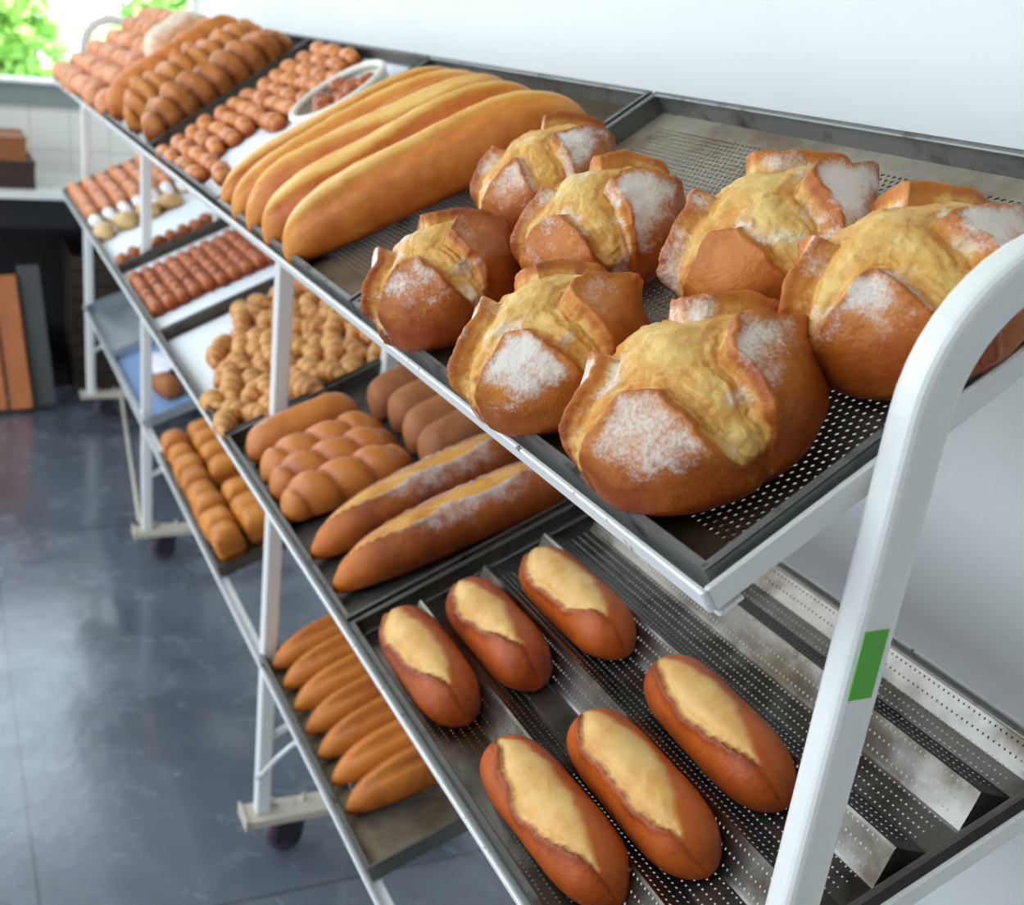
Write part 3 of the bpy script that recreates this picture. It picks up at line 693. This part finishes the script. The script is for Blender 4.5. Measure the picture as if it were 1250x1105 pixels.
# ---- lower shelf
for k in range(7):
    u = 1.617 - .0655*k
    o = obj('pointed_roll', as_mesh('pointed_roll', loaf(.27, .062, .056, 90, 44, end=.7, taper=.62, fn=f_torp(k), seed=k+40)), B['torp']); span(o, 3, (u, .016), (u-.010, .285), .27)
    tag(o, 'pointed brown roll on the lower tray, %s of seven from the near end' % ORD[6-k], 'bread', 'pointed rolls on the lower tray')
sp_ = []
for c, v in enumerate((.048, .118, .188, .258)):
    for r in range(8):
        u = 2.040 + .0765*r
        if c == 1 and r == 3: continue
        sp_.append((u+random.uniform(-.006,.006) + .01*(c % 2), v, random.uniform(-.08,.08), 'square golden bun, %s from near end, %s column from the aisle' % (ORD[r], ORD[c])))
rep(protos('square_bun', lambda k: square_bun(k*3, .072, .066, .066), B['square'], 4), 'square_bun', 3, sp_, '', 'bread', 'square buns on the lower shelf')
# paper bag with a brown roll in its mouth
nT, nA = 24, 28; P = np.zeros((nT, nA, 3))
for i in range(nT):
    t = i/(nT-1); r = .050*(.35+.65*math.sin(min(1, t*1.25)*math.pi/2)); hh = .050*(.25+.75*math.sin(min(1, t*1.3)*math.pi/2))
    for k in range(nA):
        a = 2*math.pi*k/nA; P[i, k] = (.30*(t-.5), r*math.cos(a)*(1+.06*math.sin(a*5+t*9)), hh*.5*(1+math.sin(a))*(1+.05*math.sin(a*7+t*5)))
v, f, _ = ring_mesh(P); f = [q for q in f if len(q) == 4 or (len(v)-2) in q]
bag = obj('paper_bag', new_mesh('paper_bag', v, f), M['bag']); put(bag, 3, 3.22, .13, math.radians(180+10), FL+.001)
so = bag.modifiers.new('s', 'SOLIDIFY'); so.thickness = .0012
tag(bag, 'white paper bag lying on the blue tray liner', 'bag')
o = obj('bag_roll', as_mesh('bag_roll', loaf(.13, .068, .056, 50, 30, end=.5, taper=.55, fn=f_plain(3, .2), seed=33)), B['brown']); put(o, 3, 3.03, .105, math.radians(10), FL+.001)
tag(o, 'brown roll poking out of the white paper bag', 'bread')

# ------------------------------------------------------------------ the room
XW, YW, ZC = 4.86, -.985, 2.95
def struct(name, m, mat): o = m.build(name, mat); o['kind'] = 'structure'; return o
# floor: trowelled grey concrete with joints and scuffs
t = NT('floor_concrete'); p = t.coord(); X = t.xyz(p)
n1 = t.noise(p, 1.8, 6, .62, .6); n2 = t.noise(p, 7, 8, .68, 1.2); n3 = t.noise(p, 40, 4)
col = t.mix(t.ramp(n1, .35, .65), srgb(74,80,90), srgb(100,107,118)); col = t.mix(t.ramp(n2, .46, .80), col, srgb(112,120,132)); col = t.mix(t.math('MULTIPLY', t.ramp(n3, .6, .75), .3), col, srgb(62,60,58))
def joint(s, off, per):
    f = t.math('ABSOLUTE', t.math('SUBTRACT', t.math('FRACT', t.math('DIVIDE', t.math('ADD', s, off), per)), .5))
    return t.math('LESS_THAN', f, .0022)
j = t.math('MAXIMUM', joint(X[0], .86, 1.6), joint(X[1], .885, 1.6))
col = t.mix(t.math('MULTIPLY', j, .7), col, srgb(58,56,54))
ro = t.ramp(n2, .3, .75, .12, .34)
t.bsdf(Base_Color=col, Roughness=ro, Specular_IOR_Level=.9, Coat_Weight=.5, Coat_Roughness=.10, Normal=t.bump(t.math('ADD', n2, t.math('MULTIPLY', n1, .6)), .25, .01))
m = MB(); m.box((-3.2, YW-.1, -.1), (XW+.1, 5, 0)); struct('floor', m, t.m)
# walls
t = NT('white_plaster'); p = t.coord(); n1 = t.noise(p, 3, 6, .6); n2 = t.noise(p, 60, 5, .6); X = t.xyz(p)
col = t.mix(n1, srgb(226,228,228), srgb(240,240,236))
drip = t.noise(t.scale(p, (14, 14, 1.2)), 1, 5, .6)
stain = t.math('MULTIPLY', t.ramp(drip, .62, .75), t.math('MULTIPLY', t.ramp(X[0], 2.2, 2.6), .35))
col = t.mix(stain, col, srgb(150,142,128))
t.bsdf(Base_Color=col, Roughness=.7, Normal=t.bump(n2, .15, .004)); M['plaster'] = t.m
m = MB(); m.box((-3.2, YW-.1, 0), (XW+.1, YW, ZC)); struct('wall_right', m, M['plaster'])
zs0, zs1 = H-.33, H-.425                       # sill top, frame bottom
m = MB(); WT = 2.55; WY0, WY1 = YW+.012, 1.6
m.box((XW, YW, 0), (XW+.12, WY0, ZC)); m.box((XW, WY0, 0), (XW+.12, WY1, zs1)); m.box((XW, WY0, WT), (XW+.12, WY1, ZC)); m.box((XW, WY1, 0), (XW+.12, 5, ZC))
tt = NT('white_wall_tiles'); p = tt.coord(); X = tt.xyz(p)
def gl(s, per): return tt.math('LESS_THAN', tt.math('FRACT', tt.math('DIVIDE', tt.math('ADD', s, 5), per)), .03)
gr = tt.math('MAXIMUM', gl(X[1], .15), gl(X[2], .15))
tt.bsdf(Base_Color=tt.mix(gr, srgb(232,230,222), srgb(196,190,178)), Roughness=.4)
struct('wall_far', m, tt.m)
m = MB(); m.box((-3.2, YW-.1, ZC), (XW+.1, 1.7, ZC+.1)); struct('ceiling', m, plain('ceiling_paint', srgb(225,224,218), .8))  # unseen; edge cut back so more sky light reaches the bread tops
m = MB(); m.box((-3.3, YW-.1, 0), (-3.2, 5, ZC)); struct('wall_near', m, plain('beige_wall', srgb(120,106,88), .8))
m = MB(); m.box((-3.2, 2.5, 0), (-.25, 2.6, ZC)); struct('wall_left_light_blocker', m, plain('beige_light_blocker', srgb(120,106,88), .8))  # unseen wall added to block side light and darken the near end
# window
win = bpy.data.objects.new('window_1', None); C.objects.link(win); win['kind'] = 'structure'
m = MB(); m.box((XW-.012, WY0, zs1), (XW+.06, WY1, zs0-.012)); m.box((XW+.03, WY0, WT-.04), (XW+.09, WY1, WT)); m.box((XW+.03, .30, zs0), (XW+.09, .34, WT-.04)); m.box((XW+.03, WY1-.04, zs0), (XW+.09, WY1, WT-.04)); m.build('window_frame', M['frame_grey'], win)
m = MB(); m.box((XW-.05, WY0, zs0-.012), (XW+.12, WY1, zs0), bev=.002); m.build('window_sill', M['sill_white'], win)
t = NT('window_glass'); gnode = t.new('ShaderNodeBsdfGlass'); gnode.inputs['IOR'].default_value = 1.01; gnode.inputs['Roughness'].default_value = 0
tr = t.new('ShaderNodeBsdfTransparent'); gx = t.new('ShaderNodeBsdfGlossy'); gx.inputs['Roughness'].default_value = .02; fx = t.new('ShaderNodeFresnel'); fx.inputs[0].default_value = 1.3
mx = t.new('ShaderNodeMixShader'); t.link(fx.outputs[0], mx.inputs[0]); t.link(tr.outputs[0], mx.inputs[1]); t.link(gx.outputs[0], mx.inputs[2]); t.link(mx.outputs[0], t.out.inputs[0])
m = MB(); m.box((XW+.058, WY0, zs0), (XW+.062, WY1, WT-.04)); m.build('window_pane', t.m, win)
# counter with shelves below the window
ct = bpy.data.objects.new('work_counter', None); C.objects.link(ct); ct.location = (4.6, .3, 0)
tag(ct, 'dark counter with a white top under the far window', 'counter')
def cpart(name, boxes, mat):
    m = MB()
    for lo, hi in boxes: m.box(lo, hi)
    o = m.build(name, mat); o.parent = ct; o.matrix_parent_inverse = Matrix.Translation((-4.6, -.3, 0)); return o
ZT = H-.675
cpart('counter_top', [((4.34, YW+.002, ZT-.022), (XW-.001, 1.6, ZT))], M['counter'])
cpart('back_panel', [((XW-.03, YW+.002, 0), (XW-.002, 1.6, ZT-.022))], M['black'])
cpart('side_panel', [((4.38, YW+.002, 0), (XW-.03, YW+.03, ZT-.022))], M['black'])
cpart('side_panel', [((4.38, 1.57, 0), (XW-.03, 1.6, ZT-.022))], M['black'])
cpart('front_board', [((4.38, YW+.03, ZT-.13), (4.40, 1.57, ZT-.022))], M['black'])
# things on and under the counter
def box_thing(name, lo, hi, mat, label, cat, lid=None):
    e = bpy.data.objects.new(name, None); C.objects.link(e); e.location = ((lo[0]+hi[0])/2, (lo[1]+hi[1])/2, lo[2])
    L, W_, H_ = hi[0]-lo[0], hi[1]-lo[1], hi[2]-lo[2]
    m = MB(); th = .012
    m.box((-L/2, -W_/2, 0), (L/2, W_/2, th))
    for a, b in (((-L/2,-W_/2,th),(-L/2+th,W_/2,H_)), ((L/2-th,-W_/2,th),(L/2,W_/2,H_)), ((-L/2+th,-W_/2,th),(L/2-th,-W_/2+th,H_)), ((-L/2+th,W_/2-th,th),(L/2-th,W_/2,H_))): m.box(a, b)
    m.build('box_body', mat, e)
    m = MB(); m.box((-L/2-.004, -W_/2-.004, H_), (L/2+.004, W_/2+.004, H_+.012), bev=.003); m.build('box_lid', lid or mat, e)
    return tag(e, label, cat)
box_thing('wooden_box', (4.42, -.33, ZT), (4.72, .25, ZT+.082), M['wood_black'], 'dark brown wooden box on the white counter, lower of two', 'box')
box_thing('wooden_box', (4.44, -.305, ZT+.094), (4.70, .22, ZT+.165), M['wood_dark'], 'reddish brown wooden box stacked on the dark box on the counter', 'box')
def plank(x, y0, y1, z1, lean, mat, label, th=.022):
    m = MB(); m.box((-th/2, y0, 0), (th/2, y1, z1), Matrix.Rotation(lean, 4, 'Y'), bev=.003); o = m.build('plank', mat); o.matrix_world = Matrix.Translation((x, (y0+y1)/2, .012)) @ Matrix.Rotation(-.075, 4, 'X') @ Matrix.Translation((0, -(y0+y1)/2, 0))
    return tag(o, label, 'board', 'boards leaning on the counter')
plank(4.20, -.277, -.199, .48, .22, M['wood'], 'orange-brown plank leaning on the dark counter, nearer the rack')
plank(4.19, -.190, -.105, .48, .22, M['wood'], 'orange-brown plank leaning at the left edge of the picture')
plank(4.23, -.360, -.285, .51, .20, M['slate'], 'dark grey board leaning between the planks and the rack')
k = 0
for (y0, y1, base, cnt) in ((-.93, -.45, .02, 9), (-.34, .2, .04, 3)):
    for q in range(cnt):
        m = MB(); z = .002+q*.058 if y0 < -.5 else ZT-.022-.23+q*.06 - (ZT-.022-.23-.002)
        lo = (4.46, y0, z); hi = (4.80, y1, z+.05)
        m.box(lo, (hi[0], hi[1], z+.008))
        for a, b in (((lo[0], y0, z+.008), (lo[0]+.012, y1, z+.052)), ((hi[0]-.012, y0, z+.008), (hi[0], y1, z+.052)), ((lo[0]+.012, y0, z+.008), (hi[0]-.012, y0+.012, z+.052)), ((lo[0]+.012, y1-.012, z+.008), (hi[0]-.012, y1, z+.052))): m.box(a, b)
        o = m.build('bread_crate', M['crate'])
        tag(o, ('dark brown crate under the counter behind the rack, %s from the floor' if y0 < -.5 else 'dark brown crate under the counter behind the planks, %s from the floor') % ORD[q], 'crate', 'dark crates under the counter'); k += 1

# ------------------------------------------------------------------ outside
m = MB(); m.box((XW+.2, -12, -.15), (30, 14, -.05)); tag(m.build('garden_ground', plain('garden_ground', srgb(170,176,140), .9)), None, None, None, 'structure')
def shrub(x, y, z0, r, hgt, n, mat, label, seed, leaf=.07):
    R = random.Random(seed); e = bpy.data.objects.new('garden_tree', None); C.objects.link(e); e.location = (x, y, -.05); tag(e, label, 'tree', 'trees outside the window')
    m = MB()
    for k in range(5): m.tube([(0, 0, 0), (R.uniform(-.1,.1), R.uniform(-.1,.1), z0*.6), (R.uniform(-r,r)*.6, R.uniform(-r,r)*.6, z0+hgt*.6)], .03, 7)
    m.build('trunk', M['bark'], e)
    vs = []; fs = []
    cl = [(R.uniform(-r,r)*.8, R.uniform(-r,r)*.8, z0+R.uniform(.1,.95)*hgt, R.uniform(.25,.5)*r) for _ in range(16)]
    for k in range(n):
        c = R.choice(cl); d = Vector((R.gauss(0,1), R.gauss(0,1), R.gauss(0,1))).normalized()*c[3]*R.uniform(.7,1.05); q = Vector(c[:3])+d
        a = Vector((R.gauss(0,1), R.gauss(0,1), R.gauss(0,.5))).normalized()*leaf; b = a.cross(Vector((R.gauss(0,1), R.gauss(0,1), R.gauss(0,1)))).normalized()*leaf*.45
        i = len(vs); vs += [q-a, q+b, q+a, q-b]; fs.append((i, i+1, i+2, i+3))
    obj('foliage', new_mesh('foliage', vs, fs, False), mat, e)
shrub(8.2, -.42, .55, .42, .95, 2000, M['leaf'], 'bright green leafy tree at the left of the window view', 1)
shrub(8.6, -1.62, .75, .42, 1.3, 1800, M['leaf'], 'bright green tree at the right edge of the window view', 2)
shrub(12.5, -2.3, .4, 1.0, .85, 1200, M['leaf_pale'], 'pale distant bushes in the middle of the window view', 3)

# ------------------------------------------------------------------ light, camera, view
w = bpy.data.worlds.new('sky'); bpy.context.scene.world = w; w.use_nodes = True
bg = w.node_tree.nodes['Background']; bg.inputs[0].default_value = (.77, .885, 1.0, 1); bg.inputs[1].default_value = 3.4
sun = bpy.data.lights.new('sun', 'SUN'); sun.energy = 7; sun.angle = .02; sun.color = (1, .95, .85)
so = bpy.data.objects.new('sun', sun); C.objects.link(so); so.rotation_euler = Vector((.45, -.30, -.84)).to_track_quat('-Z', 'Y').to_euler()

cam = bpy.data.cameras.new('camera'); co = bpy.data.objects.new('camera', cam); C.objects.link(co)
Mw = np.array([[-0.38868396650440823, -0.37445877734674543, 0.8418464220096089], [-0.9164639111453011, 0.06295068258914067, -0.3951342950565272], [0.0949666981139046, -0.9251042296030982, -0.367645876652793]])
r, d_, f_ = Mw[:, 0], Mw[:, 1], Mw[:, 2]
co.matrix_world = Matrix(((r[0], -d_[0], -f_[0], 0), (r[1], -d_[1], -f_[1], 0), (r[2], -d_[2], -f_[2], H), (0, 0, 0, 1)))
cam.sensor_width = 36; cam.lens = 1393.363/1250*36
cam.shift_x = -(546.676-625)/1250; cam.shift_y = (588.784-552.5)/1250
cam.clip_start = .02
cam.dof.use_dof = True; cam.dof.focus_distance = .78; cam.dof.aperture_fstop = 40.13/5.0
sc = bpy.context.scene; sc.camera = co
sc.view_settings.view_transform = 'Standard'; sc.view_settings.look = 'None'; sc.view_settings.gamma = 1; sc.view_settings.use_curve_mapping = False
sc.view_settings.exposure = 0.14
